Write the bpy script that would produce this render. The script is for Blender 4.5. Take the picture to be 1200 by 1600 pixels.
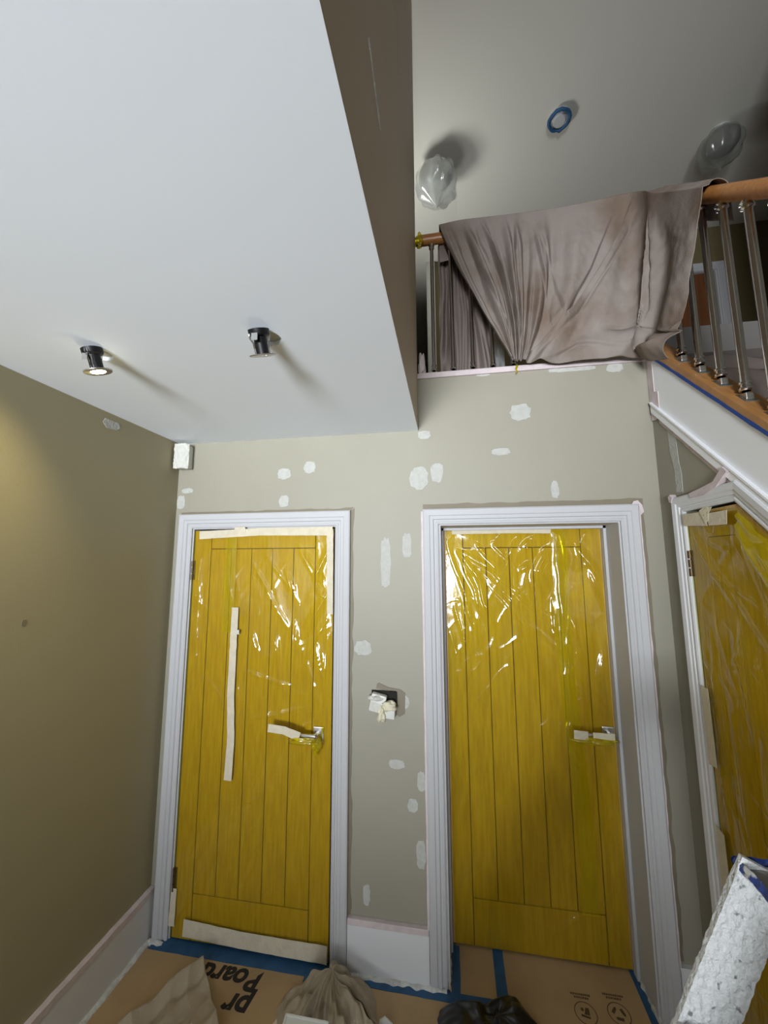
import bpy, bmesh, math, random
from mathutils import Vector, Matrix, noise
random.seed(7)
S = bpy.context.scene
for o in list(bpy.data.objects): bpy.data.objects.remove(o)
COL = S.collection

# ------------------------------------------------------------------ camera
cam_d = bpy.data.cameras.new('camera'); cam = bpy.data.objects.new('camera', cam_d); COL.objects.link(cam)
PITCH, ROLL, YAW = .1304, -.0032, -.1632
fw = Vector((math.sin(YAW)*math.cos(PITCH), math.cos(YAW)*math.cos(PITCH), math.sin(PITCH)))
rt = Vector((math.cos(YAW), -math.sin(YAW), 0)); up = rt.cross(fw)
r2 = rt*math.cos(ROLL)+up*math.sin(ROLL); u2 = -rt*math.sin(ROLL)+up*math.cos(ROLL)
M = Matrix((r2, u2, -fw)).transposed().to_4x4(); M.translation = Vector((1.4483, -1.8687, 1.7456))
cam.matrix_world = M
cam_d.sensor_fit = 'HORIZONTAL'; cam_d.sensor_width = 36; cam_d.lens = 604.95/1200*36; cam_d.clip_start = .02
S.camera = cam

# ------------------------------------------------------------------ light
S.view_settings.view_transform = 'Standard'; S.view_settings.look = 'None'
S.view_settings.gamma = 1; S.view_settings.exposure = 0.0; S.view_settings.use_curve_mapping = False
W = bpy.data.worlds.new('sky'); S.world = W; W.use_nodes = True
W.node_tree.nodes['Background'].inputs[0].default_value = (.75, .86, 1, 1)
W.node_tree.nodes['Background'].inputs[1].default_value = 1.2

def area(name, loc, target, sx, sy, power, col, spread=180):
    l = bpy.data.lights.new(name, 'AREA'); l.shape = 'RECTANGLE'; l.size = sx; l.size_y = sy
    l.energy = power; l.color = col; l.spread = math.radians(spread)
    o = bpy.data.objects.new(name, l); COL.objects.link(o); o.location = loc
    o.rotation_euler = (Vector(target)-Vector(loc)).to_track_quat('-Z', 'Y').to_euler()
    return o
# daylight through the hall window behind the camera and through the stairwell window above it
area('window_daylight', (.75, -6.36, 1.45), (.85, 0, 3.36), 1.36, 1.2, 88, (.88, .93, 1.0), 60)
area('stair_window_daylight', (2.3, -6.36, 3.3), (2.3, 0, 3.3), 1.0, .9, 30, (.92, .96, 1.0))
# unseen work light on the landing, added without a fixture to brighten its ceiling
area('landing_unseen_light', (.35, 1.45, 3.45), (1.35, .95, 5.05), .7, .6, 9.5, (.98, 1.0, .98), 96)

# ------------------------------------------------------------------ materials
def lin(c): return tuple((x/12.92 if x <= .04045 else ((x+.055)/1.055)**2.4) for x in c)
def rgb(r, g, b): return lin((r/255, g/255, b/255))
MATS = {}
def mat(name, col, rough=.6, metal=0, noise_amt=.0, nscale=6, bump=0, bscale=60, col2=None, spec=.5, stretch=(1, 1, 1), lo=.4, hi=.65, coat=0):
    m = bpy.data.materials.new(name); m.use_nodes = True; nt = m.node_tree; b = nt.nodes['Principled BSDF']
    b.inputs['Base Color'].default_value = (*col, 1); b.inputs['Roughness'].default_value = rough
    b.inputs['Metallic'].default_value = metal; b.inputs['Specular IOR Level'].default_value = spec
    b.inputs['Coat Weight'].default_value = coat
    tc = nt.nodes.new('ShaderNodeTexCoord'); mp = nt.nodes.new('ShaderNodeMapping'); mp.inputs['Scale'].default_value = stretch
    geo = nt.nodes.new('ShaderNodeNewGeometry'); nt.links.new(geo.outputs['Position'], mp.inputs['Vector'])
    if noise_amt or col2:
        n = nt.nodes.new('ShaderNodeTexNoise'); n.inputs['Scale'].default_value = nscale; n.inputs['Detail'].default_value = 6
        nt.links.new(mp.outputs[0], n.inputs['Vector'])
        r = nt.nodes.new('ShaderNodeValToRGB'); r.color_ramp.elements[0].position = lo; r.color_ramp.elements[1].position = hi
        c2 = col2 if col2 else tuple(x*(1-noise_amt) for x in col)
        r.color_ramp.elements[0].color = (*col, 1); r.color_ramp.elements[1].color = (*c2, 1)
        nt.links.new(n.outputs['Fac'], r.inputs['Fac']); nt.links.new(r.outputs[0], b.inputs['Base Color'])
    if bump:
        n = nt.nodes.new('ShaderNodeTexNoise'); n.inputs['Scale'].default_value = bscale; n.inputs['Detail'].default_value = 4
        nt.links.new(mp.outputs[0], n.inputs['Vector'])
        bp = nt.nodes.new('ShaderNodeBump'); bp.inputs['Strength'].default_value = bump; bp.inputs['Distance'].default_value = .01
        nt.links.new(n.outputs['Fac'], bp.inputs['Height']); nt.links.new(bp.outputs[0], b.inputs['Normal'])
    MATS[name] = m
    return m
mat('wall_paint', rgb(149, 145, 129), .55, noise_amt=.04, nscale=2, bump=.04, bscale=140)
mat('wall_paint_warm_lamp', rgb(153, 144, 114), .55, noise_amt=.04, nscale=2, bump=.04, bscale=140)  # same paint as the back wall, downlight's warm light put into the colour
mat('white_gloss_lit', rgb(214, 215, 216), .5, spec=.3, bump=.04, bscale=25)  # white_gloss again, with light put into the colour for skirtings and under-stairs trim
mat('string_paint', rgb(240, 241, 243), .4, bump=.03, bscale=25)
mat('wall_paint_dark', rgb(122, 113, 94), .6, noise_amt=.08, nscale=9)
mat('wall_paint_warm_shade', rgb(190, 172, 148), .55, noise_amt=.05, nscale=3)  # wall paint again; warm tone of its shade and a lift painted in
mat('ceiling_paint', rgb(238, 244, 250), .8, bump=.008, bscale=150)
mat('upper_ceiling_paint', rgb(206, 203, 193), .8, bump=.03, bscale=100)
mat('far_wall_paint', rgb(112, 100, 66), .8)
mat('white_gloss', rgb(184, 184, 185), .55, spec=.25, bump=.04, bscale=25)
mat('filler', rgb(182, 182, 175), .9, noise_amt=.10, nscale=45, bump=.3, bscale=90)
mat('plaster_smear', rgb(205, 205, 200), .9, noise_amt=.2, nscale=60, bump=.8, bscale=60)
mat('oak', rgb(196, 160, 92), .45, col2=rgb(172, 134, 72), nscale=14, stretch=(6, 6, .5), bump=.08, bscale=40, lo=.35, hi=.7)
mat('oak_rail', rgb(178, 122, 66), .35, col2=rgb(152, 98, 50), nscale=16, stretch=(1, 5, 5), lo=.35, hi=.75)
mat('oak_rail_rake', rgb(176, 126, 72), .4, col2=rgb(150, 102, 56), nscale=14, stretch=(6, 1, 1), lo=.35, hi=.75)
mat('brown_door', rgb(110, 66, 34), .5, noise_amt=.3, nscale=8, stretch=(6, 6, .5))
mat('torn_board', rgb(190, 184, 166), .9)
mat('groove', rgb(70, 48, 14), .8)
mat('gap_dark', rgb(28, 26, 22), .9)
mat('chrome', (.72, .72, .74), .13, metal=1)
mat('brushed_steel', (.55, .53, .50), .35, metal=1)
mat('brass_hinge', rgb(92, 74, 50), .45, metal=.7)
mat('black_plastic', rgb(9, 9, 11), .45, spec=.3)
mat('foil', (.7, .7, .7), .25, metal=1)
mat('masking_tape', rgb(206, 196, 172), .75, noise_amt=.10, nscale=30, bump=.3, bscale=70)
mat('white_tape', rgb(200, 199, 190), .7, noise_amt=.08, nscale=50, bump=.5, bscale=60)
mat('cream_tape', rgb(214, 208, 180), .75, noise_amt=.08, nscale=50, bump=.5, bscale=60)
mat('pink_tape', rgb(208, 194, 194), .7, noise_amt=.12, nscale=25, bump=.2, bscale=50)
mat('blue_tape', rgb(38, 84, 124), .65, noise_amt=.25, nscale=18, bump=.3, bscale=40)
mat('blue_tape_deep', rgb(20, 66, 140), .65)
mat('board', rgb(172, 144, 104), .85, noise_amt=.14, nscale=5, bump=.1, bscale=60)
mat('board_ink', rgb(38, 33, 28), .85)
mat('board_print', rgb(84, 66, 46), .85)
mat('dust_sheet', rgb(143, 133, 125), .95, col2=rgb(120, 104, 91), nscale=3.6, bump=.3, bscale=260, lo=.45, hi=.66, spec=.1)
mat('dust_sheet_inner', rgb(136, 124, 116), .95, noise_amt=.15, nscale=5, bump=.2, bscale=260, spec=.1)
mat('canvas_rag', rgb(168, 154, 132), .95, noise_amt=.14, nscale=9, bump=.25, bscale=240, spec=.1)
mat('black_bag', rgb(15, 15, 17), .28, spec=.6)
mat('white_plastic', rgb(206, 206, 198), .35)
mat('stair_carpet', rgb(92, 84, 78), .95)
mat('grey_board', rgb(110, 106, 102), .7)
mat('ladder_paint', rgb(198, 199, 197), .5, col2=rgb(118, 118, 116), nscale=70, bump=.7, bscale=110, lo=.61, hi=.68, spec=.5)
mat('ladder_blue', rgb(40, 62, 128), .5, col2=rgb(215, 216, 216), nscale=30, lo=.52, hi=.58, bump=.6, bscale=40)
mat('ladder_dark', rgb(96, 90, 82), .5, col2=rgb(190, 188, 184), nscale=18, lo=.55, hi=.68, bump=.7, bscale=30)

def film(name, tint, gloss, rough, haze=0.0, hazecol=(.8, .8, .75), bump=.25):
    """thin plastic: light passes through tinted, with a glossy surface"""
    m = bpy.data.materials.new(name); m.use_nodes = True; nt = m.node_tree
    nt.nodes.remove(nt.nodes['Principled BSDF']); out = nt.nodes['Material Output']
    tr = nt.nodes.new('ShaderNodeBsdfTransparent'); tr.inputs[0].default_value = (*tint, 1)
    gl = nt.nodes.new('ShaderNodeBsdfGlossy'); gl.inputs['Roughness'].default_value = rough; gl.inputs[0].default_value = (1, 1, 1, 1)
    df = nt.nodes.new('ShaderNodeBsdfDiffuse'); df.inputs[0].default_value = (*hazecol, 1)
    # two-sided Schlick reflectance (the sheet has no inside): .05 + .95 (1-|N.I|)^5
    dt = nt.nodes.new('ShaderNodeVectorMath'); dt.operation = 'DOT_PRODUCT'
    def mth(op, a, b):
        q = nt.nodes.new('ShaderNodeMath'); q.operation = op
        for k, v in enumerate((a, b)):
            if v is None: continue
            if isinstance(v, (int, float)): q.inputs[k].default_value = v
            else: nt.links.new(v, q.inputs[k])
        return q.outputs[0]
    fr_o = mth('ADD', mth('MULTIPLY', mth('POWER', mth('SUBTRACT', 1.0, mth('ABSOLUTE', dt.outputs['Value'], None)), 5.0), .95), .05)
    n = nt.nodes.new('ShaderNodeTexNoise'); n.inputs['Scale'].default_value = 14; n.inputs['Detail'].default_value = 3
    geo = nt.nodes.new('ShaderNodeNewGeometry'); nt.links.new(geo.outputs['Position'], n.inputs['Vector'])
    bp = nt.nodes.new('ShaderNodeBump'); bp.inputs['Strength'].default_value = bump; bp.inputs['Distance'].default_value = .01
    nt.links.new(n.outputs['Fac'], bp.inputs['Height']); nt.links.new(bp.outputs[0], gl.inputs['Normal']); nt.links.new(bp.outputs[0], dt.inputs[0]); nt.links.new(geo.outputs['Incoming'], dt.inputs[1])
    mul = nt.nodes.new('ShaderNodeMath'); mul.operation = 'MULTIPLY'; mul.inputs[1].default_value = gloss; mul.use_clamp = True
    nt.links.new(fr_o, mul.inputs[0])
    a = nt.nodes.new('ShaderNodeMixShader'); a.inputs[0].default_value = haze
    nt.links.new(tr.outputs[0], a.inputs[1]); nt.links.new(df.outputs[0], a.inputs[2])
    b = nt.nodes.new('ShaderNodeMixShader'); nt.links.new(mul.outputs[0], b.inputs[0])
    nt.links.new(a.outputs[0], b.inputs[1]); nt.links.new(gl.outputs[0], b.inputs[2]); nt.links.new(b.outputs[0], out.inputs[0])
    MATS[name] = m
film('yellow_film', (.86, .84, .16), 1.0, .11, .06, (.72, .58, .12), .16)
film('yellow_film_fold', (.88, .84, .12), 1.2, .12, .22, rgb(226, 208, 30))
film('clear_film', (.80, .82, .82), 1.8, .15, .28, (.8, .8, .78))
film('clear_film_shaded', (.78, .80, .78), .9, .22, .18, (.45, .46, .42))  # bag film darkened, shade of the right corner put into its colour
def emis(name, col, s):
    m = bpy.data.materials.new(name); m.use_nodes = True; b = m.node_tree.nodes['Principled BSDF']
    b.inputs['Emission Color'].default_value = (*col, 1); b.inputs['Emission Strength'].default_value = s; MATS[name] = m
emis('lamp_glow', (1, .93, .62), 38); emis('led_dim', (1, 1, 1), 6)

# ------------------------------------------------------------------ helpers
def tag(o, label=None, cat=None, group=None, kind=None):
    if label: o['label'] = label
    if cat: o['category'] = cat
    if group: o['group'] = group
    if kind: o['kind'] = kind
    return o
def thing(name, label, cat, loc=(0, 0, 0), group=None, kind=None):
    o = bpy.data.objects.new(name, None); COL.objects.link(o); o.location = loc; o.empty_display_size = .05
    return tag(o, label, cat, group, kind)
def world_loc(o):
    v = Vector((0, 0, 0))
    while o: v = v+o.location; o = o.parent
    return v
def obj(name, geo, m, parent=None, smooth=False, label=None, kind=None, sub=0, auto=None):
    """geo = (verts in world coordinates, faces)"""
    vs, fs = geo
    org = world_loc(parent) if parent else Vector((0, 0, 0))
    own = Vector((0, 0, 0))
    if vs:
        lo = Vector([min(v[i] for v in vs) for i in range(3)]); hi = Vector([max(v[i] for v in vs) for i in range(3)])
        own = Vector(((lo.x+hi.x)/2, (lo.y+hi.y)/2, lo.z))
    me = bpy.data.meshes.new(name); me.from_pydata([tuple(Vector(v)-own) for v in vs], [], fs)
    bm = bmesh.new(); bm.from_mesh(me); bmesh.ops.recalc_face_normals(bm, faces=bm.faces); bm.to_mesh(me); bm.free()
    me.materials.append(MATS[m]); me.validate()
    if smooth:
        for p in me.polygons: p.use_smooth = True
    o = bpy.data.objects.new(name, me); COL.objects.link(o)
    if parent: o.parent = parent
    o.location = own-org
    if smooth and auto is not None:
        me.set_sharp_from_angle(angle=math.radians(auto))
    if sub:
        md = o.modifiers.new('sub', 'SUBSURF'); md.levels = sub; md.render_levels = sub
    return tag(o, label, None, None, kind)
def join(*gs):
    V, F = [], []
    for v, f in gs:
        k = len(V); V += list(v); F += [tuple(i+k for i in q) for q in f]
    return V, F
def box(x0, x1, y0, y1, z0, z1, bev=0):
    if bev:
        bm = bmesh.new(); bmesh.ops.create_cube(bm, size=1)
        for v in bm.verts: v.co = Vector(((x0+x1)/2+v.co.x*(x1-x0), (y0+y1)/2+v.co.y*(y1-y0), (z0+z1)/2+v.co.z*(z1-z0)))
        bmesh.ops.bevel(bm, geom=bm.edges[:], offset=bev, segments=2, affect='EDGES', profile=.6)
        bm.verts.index_update(); V = [tuple(v.co) for v in bm.verts]; F = [tuple(v.index for v in f.verts) for f in bm.faces]; bm.free()
        return V, F
    V = [(x, y, z) for x in (x0, x1) for y in (y0, y1) for z in (z0, z1)]
    return V, [(0, 1, 3, 2), (4, 6, 7, 5), (0, 4, 5, 1), (2, 3, 7, 6), (0, 2, 6, 4), (1, 5, 7, 3)]
def rot(geo, axis, ang, c):
    Rm = Matrix.Rotation(ang, 3, axis); c = Vector(c)
    return [tuple(Rm @ (Vector(v)-c)+c) for v in geo[0]], geo[1]
def prism(poly, axis, a, b):
    """poly: 2D points; axis 'x' -> (y,z), 'y' -> (x,z), 'z' -> (x,y)"""
    def p3(p, t): return {'x': (t, p[0], p[1]), 'y': (p[0], t, p[1]), 'z': (p[0], p[1], t)}[axis]
    n = len(poly); V = [p3(p, a) for p in poly]+[p3(p, b) for p in poly]
    return V, [tuple(range(n)), tuple(range(2*n-1, n-1, -1))]+[(i, (i+1) % n, n+(i+1) % n, n+i) for i in range(n)]
def frame_dirs(d):
    d = Vector(d).normalized(); u = d.orthogonal().normalized()
    if abs(d.z) < .9: u = d.cross(Vector((0, 0, 1))).normalized()
    return d, u, d.cross(u)
def tube(p, q, r, n=16, r2=None):
    p, q = Vector(p), Vector(q); d, u, w = frame_dirs(q-p); r2 = r if r2 is None else r2
    V = [tuple(c+(u*math.cos(2*math.pi*i/n)+w*math.sin(2*math.pi*i/n))*rr) for c, rr in ((p, r), (q, r2)) for i in range(n)]
    return V, [tuple(range(n)), tuple(range(2*n-1, n-1, -1))]+[(i, (i+1) % n, n+(i+1) % n, n+i) for i in range(n)]
def lathe(p, d, prof, n=24, cap=True):
    """prof: (distance along d, radius)"""
    p = Vector(p); d, u, w = frame_dirs(d); V = []; F = []
    for t, r in prof:
        for i in range(n):
            a = 2*math.pi*i/n; V.append(tuple(p+d*t+(u*math.cos(a)+w*math.sin(a))*r))
    for k in range(len(prof)-1):
        for i in range(n): F.append((k*n+i, k*n+(i+1) % n, (k+1)*n+(i+1) % n, (k+1)*n+i))
    if cap: F += [tuple(range(n)), tuple(range(len(V)-1, len(V)-n-1, -1))]
    return V, F
def sweep(path, r, n=8, closed=False, flat=1):
    P = [Vector(p) for p in path]; V = []; F = []
    for k, p in enumerate(P):
        t = (P[(k+1) % len(P)]-P[k-1]) if closed or 0 < k < len(P)-1 else (P[min(k+1, len(P)-1)]-P[max(k-1, 0)])
        d, u, w = frame_dirs(t)
        for i in range(n):
            a = 2*math.pi*i/n; V.append(tuple(p+(u*math.cos(a)+w*math.sin(a)*flat)*r))
    K = len(P) if closed else len(P)-1
    for k in range(K):
        for i in range(n):
            a, b = k*n, ((k+1) % len(P))*n; F.append((a+i, a+(i+1) % n, b+(i+1) % n, b+i))
    if not closed: F += [tuple(range(n)), tuple(range(len(V)-1, len(V)-n-1, -1))]
    return V, F
def grid(nu, nv, fn):
    V = [tuple(fn(i/(nu-1), j/(nv-1))) for j in range(nv) for i in range(nu)]
    return V, [(j*nu+i, j*nu+i+1, (j+1)*nu+i+1, (j+1)*nu+i) for j in range(nv-1) for i in range(nu-1)]
def N(x, y, z=0.): return noise.noise(Vector((x, y, z)))
def segdist(px, py, a, b):
    dx, dy = b[0]-a[0], b[1]-a[1]; L = dx*dx+dy*dy
    t = max(0, min(1, ((px-a[0])*dx+(py-a[1])*dy)/L)); qx, qy = a[0]+dx*t, a[1]+dy*t
    s = dx*(py-a[1])-dy*(px-a[0])
    return math.hypot(px-qx, py-qy), t, (1 if s > 0 else -1)
def blob(cx, cz, w, h, seed, n=22, rough=.11):
    rnd = random.Random(seed); pts = []
    for i in range(n):
        a = 2*math.pi*i/n; ca, sa = math.cos(a), math.sin(a)
        k = 1+rnd.uniform(-rough, rough); e = .72   # squarish smear
        pts.append((cx+w*k*math.copysign(abs(ca)**e, ca), cz+h*k*math.copysign(abs(sa)**e, sa)))
    return pts

# ------------------------------------------------------------------ the room
H, X1, WX, SILL, UP, FAR = 2.4, 1.315, 2.38, 2.69, 5.05, 2.07
def top(y): return 2.721+.977*y       # upper edge of the stair string
def low(y): return 2.436+.93*y        # lower edge of the stair string
floor = obj('floor', box(-.12, 3.5, -6.5, 2.3, -.12, -.006), 'grey_board', kind='structure')
wl = obj('wall_left', box(-.12, 0, -6.5, .22, 0, 2.45), 'wall_paint_warm_lamp', kind='structure')
D1 = (.1045, .907, 1.935); D2 = (1.405, 2.209, 1.93)    # the two openings: x0, x1, top
wb = obj('wall_back', join(box(0, D1[0], 0, .22, 0, SILL-.02), box(D1[0], D1[1], 0, .22, D1[2], SILL-.02), box(D1[1], D2[0], 0, .22, 0, SILL-.02),
    box(D2[0], D2[1], 0, .22, D2[2], SILL-.02), box(D2[1], WX+.06, 0, .22, 0, SILL-.02)), 'wall_paint', kind='structure')
# ceiling with the two cut-out holes of the downlights
HOLES = [(.943, -.876, .037), (.377, -.883, .037)]
def ceiling_geo():
    xs0, xs1, ys0, ys1 = -.12, X1, -6.5, 0
    V, F = [], []
    def add(v): V.append(v); return len(V)-1
    sq = .1; n = 32
    # frame of rectangles around two square cells, each cell holding a round hole
    cells = [(hx-sq, hx+sq, hy-sq, hy+sq, hx, hy, r) for hx, hy, r in sorted(HOLES)]
    ylo = min(c[2] for c in cells); yhi = max(c[3] for c in cells)
    def rect(x0, x1, y0, y1): k = len(V); V.extend([(x0, y0, H), (x1, y0, H), (x1, y1, H), (x0, y1, H)]); F.append((k, k+1, k+2, k+3))
    rect(xs0, xs1, ys0, ylo); rect(xs0, xs1, yhi, ys1); x = xs0
    for c in cells:
        rect(x, c[0], ylo, yhi); x = c[1]
        if c[2] > ylo: rect(c[0], c[1], ylo, c[2])
        if c[3] < yhi: rect(c[0], c[1], c[3], yhi)
        ring, sqr, tp = [], [], []
        for i in range(n):
            a = 2*math.pi*i/n; ca, sa = math.cos(a), math.sin(a); m = max(abs(ca), abs(sa))
            ring.append(add((c[4]+c[6]*ca, c[5]+c[6]*sa, H))); sqr.append(add((c[4]+sq*ca/m, c[5]+sq*sa/m, H))); tp.append(add((c[4]+c[6]*ca, c[5]+c[6]*sa, H+.013)))
        for i in range(n):
            j = (i+1) % n; F.append((ring[i], ring[j], sqr[j], sqr[i])); F.append((ring[i], tp[i], tp[j], ring[j]))
    rect(x, xs1, ylo, yhi)
    return V, F
ceil = obj('ceiling', ceiling_geo(), 'ceiling_paint', kind='structure')
obj('ceiling_void', box(-.12, X1-.005, -6.5, 0, H+.014, H+.05), 'torn_board', ceil)
# wall above the low ceiling (its face looks onto the stairwell)
wu = obj('wall_bulkhead', box(X1-.11, X1, -6.5, 0, H+.0005, UP, bev=.008), 'wall_paint_warm_shade', kind='structure')
obj('scratch_streak', prism([(-1.24, 2.783), (-1.235, 2.789), (-1.10, 2.752), (-1.104, 2.741)], 'x', X1-.001, X1+.003), 'plaster_smear', wu)
# upper floor, walls and ceiling
obj('floor_upper', join(box(-1.2, 5, .2, 5.2, SILL-.2, SILL), box(WX+.06, 5, 0, .22, SILL-.2, SILL)), 'stair_carpet', kind='structure')
obj('ceiling_upper', box(-1.2, 5, -6.5, 5.2, UP, UP+.1), 'upper_ceiling_paint', kind='structure')
DX0, DX1 = 3.25, 4.17
wf = obj('wall_far', join(box(1.30, DX0, FAR, FAR+.12, SILL, UP), box(DX0, DX1, FAR, FAR+.12, 4.61, UP), box(DX1, 5, FAR, FAR+.12, SILL, UP)), 'far_wall_paint', kind='structure')
obj('wall_corridor', join(box(-.4, 1.30, 4.2, 4.3, SILL, UP), box(1.30, 1.36, FAR+.12, 4.3, SILL, UP), box(-1.2, -.4, FAR+1.2, 4.3, SILL, UP)), 'far_wall_paint', kind='structure')
obj('wall_landing_left', box(-1.2, -1.1, 0, 5.2, SILL, UP), 'upper_ceiling_paint', kind='structure')
obj('wall_landing_front', box(-1.2, X1-.11, -.1, 0, SILL, UP), 'upper_ceiling_paint', kind='structure')
obj('wall_landing_right', box(4.9, 5, -.1, 2.3, SILL, UP), 'far_wall_paint', kind='structure')
obj('wall_stair_front', box(3.4, 5, -.1, 0, SILL, UP), 'wall_paint', kind='structure')
obj('wall_right', box(3.4, 3.5, -6.5, 0, 0, UP), 'wall_paint', kind='structure')
# front wall with two window openings
obj('wall_front', join(box(-.12, .05, -6.5, -6.4, 0, 2.45), box(.05, 1.45, -6.5, -6.4, 0, .85), box(.05, 1.45, -6.5, -6.4, 2.2, 2.45), box(1.45, 3.5, -6.5, -6.4, 0, 2.45),
    box(1.2, 1.75, -6.5, -6.4, 2.45, UP), box(1.75, 2.85, -6.5, -6.4, 2.45, 2.8), box(1.75, 2.85, -6.5, -6.4, 3.8, UP), box(2.85, 3.5, -6.5, -6.4, 2.45, UP)), 'wall_paint', kind='structure')
for k, (x0, x1, z0, z1) in enumerate([(.05, 1.45, .85, 2.2), (1.75, 2.85, 2.8, 3.8)]):
    xm = (x0+x1)/2
    obj('window_%d' % (k+1), join(box(x0, x0+.06, -6.48, -6.42, z0, z1), box(x1-.06, x1, -6.48, -6.42, z0, z1), box(x0, x1, -6.48, -6.42, z0, z0+.06), box(x0, x1, -6.48, -6.42, z1-.06, z1), box(xm-.025, xm+.025, -6.48, -6.42, z0, z1)), 'white_gloss', kind='structure')
# under-stairs wall with the opening of the third door
OP = [(-.176, 0), (-.176, 1.945), (-.457, 1.945), (-.965, 1.473), (-.965, 0)]
obj('wall_understairs', join(prism([(0, 0), (0, low(0)), (-.176, low(-.176)), (-.176, 0)], 'x', WX, WX+.06),
    prism([(-.176, 1.945), (-.176, low(-.176)), (-.457, low(-.457)), (-.457, 1.945)], 'x', WX, WX+.06),
    prism([(-.457, 1.945), (-.457, low(-.457)), (-.965, low(-.965)), (-.965, 1.473)], 'x', WX, WX+.06),
    prism([(-.965, 0), (-.965, low(-.965)), (-2.5, low(-2.5)), (-2.5, 0)], 'x', WX, WX+.06)), 'wall_paint', kind='structure')
wu3 = bpy.data.objects['wall_understairs']
obj('filler_patch', prism([(-.105, 2.33), (-.16, 2.28), (-.165, 2.15), (-.175, 2.1), (-.172, 2.02), (-.128, 2.03), (-.13, 2.12), (-.112, 2.2)], 'x', WX-.0015, WX+.001), 'filler', wu3)

# staircase: string, treads
st = thing('staircase', 'white staircase string with oak base rail, taped blue along its edge', 'staircase', (2.9, -1.3, 0), kind='structure')
obj('string_panel', prism([(0, low(0)), (0, top(0)), (-2.72, top(-2.72)), (-2.72, .0), (-2.6, low(-2.6) if low(-2.6) > 0 else 0)], 'x', WX-.004, WX+.06), 'string_paint', st)
def strip_along(f, o0, o1, y0, y1, x0, x1, m, name, parent=st, seg=14, wob=0, smooth=False):
    up_, lo_ = [], []
    for i in range(seg+1):
        y = y0+(y1-y0)*i/seg; up_.append((y, f(y)+o1+N(y*22, 3)*wob)); lo_.append((y, f(y)+o0+N(y*17, 9)*wob))
    V, F = [], []
    for a, b in zip(lo_, up_): V += [(x0, *a), (x0, *b), (x1, *b), (x1, *a)]
    for i in range(seg):
        for j in range(4): F.append((i*4+j, i*4+(j+1) % 4, i*4+4+(j+1) % 4, i*4+4+j))
    F += [(0, 1, 2, 3), (seg*4+3, seg*4+2, seg*4+1, seg*4)]
    return obj(name, (V, F), m, parent, smooth)
strip_along(top, .002, .032, -.005, -2.7, WX-.010, WX+.085, 'oak_rail_rake', 'base_rail')
strip_along(top, -.012, .004, -.03, -2.7, WX-.0115, WX-.0035, 'blue_tape_deep', 'blue_edge_tape', wob=.004, seg=90)
strip_along(low, -.004, .045, -.02, -1.4, WX-.014, WX-.003, 'string_paint', 'string_moulding')
strip_along(low, .036, .045, -.02, -1.4, WX-.018, WX-.013, 'string_paint', 'string_bead')
strip_along(low, -.032, -.003, -.06, -.47, WX-.004, WX+.002, 'pink_tape', 'masking_strip', wob=.008, seg=40)
obj('pink_corner_tape', prism([(-.003, 2.68), (-.05, 2.66), (-.047, 2.5), (-.075, 2.49), (-.072, 2.385), (-.045, 2.37), (-.004, 2.38)], 'x', WX-.0065, WX-.0035), 'pink_tape', st)
for k in range(13):
    y = -.0-.205*k; z = SILL-.2*(k+1)
    if z > 0: obj('tread', box(WX+.061, 3.4, y-.225, y, z-.04, z), 'stair_carpet', st); obj('riser', box(WX+.061, 3.4, y, y+.015, z, z+.16), 'white_gloss', st)
# landing edge
tl = obj('trim_landing', box(X1, WX+.03, -.012, .06, SILL-.022, SILL+.006, bev=.003), 'pink_tape', kind='structure')
obj('landing_skirting', box(WX+.1, 4.9, FAR-.018, FAR-.001, SILL, SILL+.16), 'white_gloss', wf)
obj('grey_upstand', box(WX+.1, 3.4, .12, .14, SILL, SILL+.20), 'grey_board', bpy.data.objects['floor_upper'])

# ---- architraves
def architrave(name, path, to3, parent=None, prof=None, sgn=1, paint='white_gloss'):
    """path = inner edge polyline; each straight length is its own mitred piece"""
    prof = prof or [(0, 0), (0, .010), (.006, .014), (.012, .014), (.014, .011), (.022, .011), (.026, .017), (.040, .018), (.044, .022), (.068, .024), (.074, .020), (.074, 0)]
    P = [Vector((*p, 0)) for p in path]; n = len(P)
    def off(k, d):
        dirs = []
        if k > 0: dirs.append((P[k]-P[k-1]).normalized())
        if k < n-1: dirs.append((P[k+1]-P[k]).normalized())
        ns = [Vector((-t.y, t.x, 0))*sgn for t in dirs]
        m = (sum(ns, Vector())).normalized(); return P[k]+m*(d/m.dot(ns[0]))
    root = thing(name, None, None, kind='structure')
    for k in range(n-1):
        V, F = [], []
        for e in (k, k+1):
            for d, p in prof: q = off(e, d); V.append(to3(q.x, q.y, p))
        L = len(prof)
        for i in range(L): F.append((i, (i+1) % L, L+(i+1) % L, L+i))
        F += [tuple(range(L)), tuple(range(2*L-1, L-1, -1))]
        obj('architrave_length', (V, F), paint, root)
    return root
ym = lambda x, z, p: (x, -p, z)
t1 = architrave('trim_1', [(.108, 0), (.108, 1.93), (.899, 1.93), (.899, 0)], ym)
t2 = architrave('trim_2', [(1.406, 0), (1.406, 1.926), (2.208, 1.926), (2.208, 0)], ym)
t3 = architrave('trim_3', [(-.180, 0), (-.180, 1.941), (-.456, 1.941), (-.961, 1.472), (-.961, 0)], lambda y, z, p: (WX-p, y, z), sgn=-1, paint='white_gloss_lit',
    prof=[(0, 0), (0, .010), (.006, .013), (.012, .013), (.014, .010), (.020, .010), (.023, .015), (.034, .016), (.038, .020), (.058, .022), (.063, .018), (.063, 0)])
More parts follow.
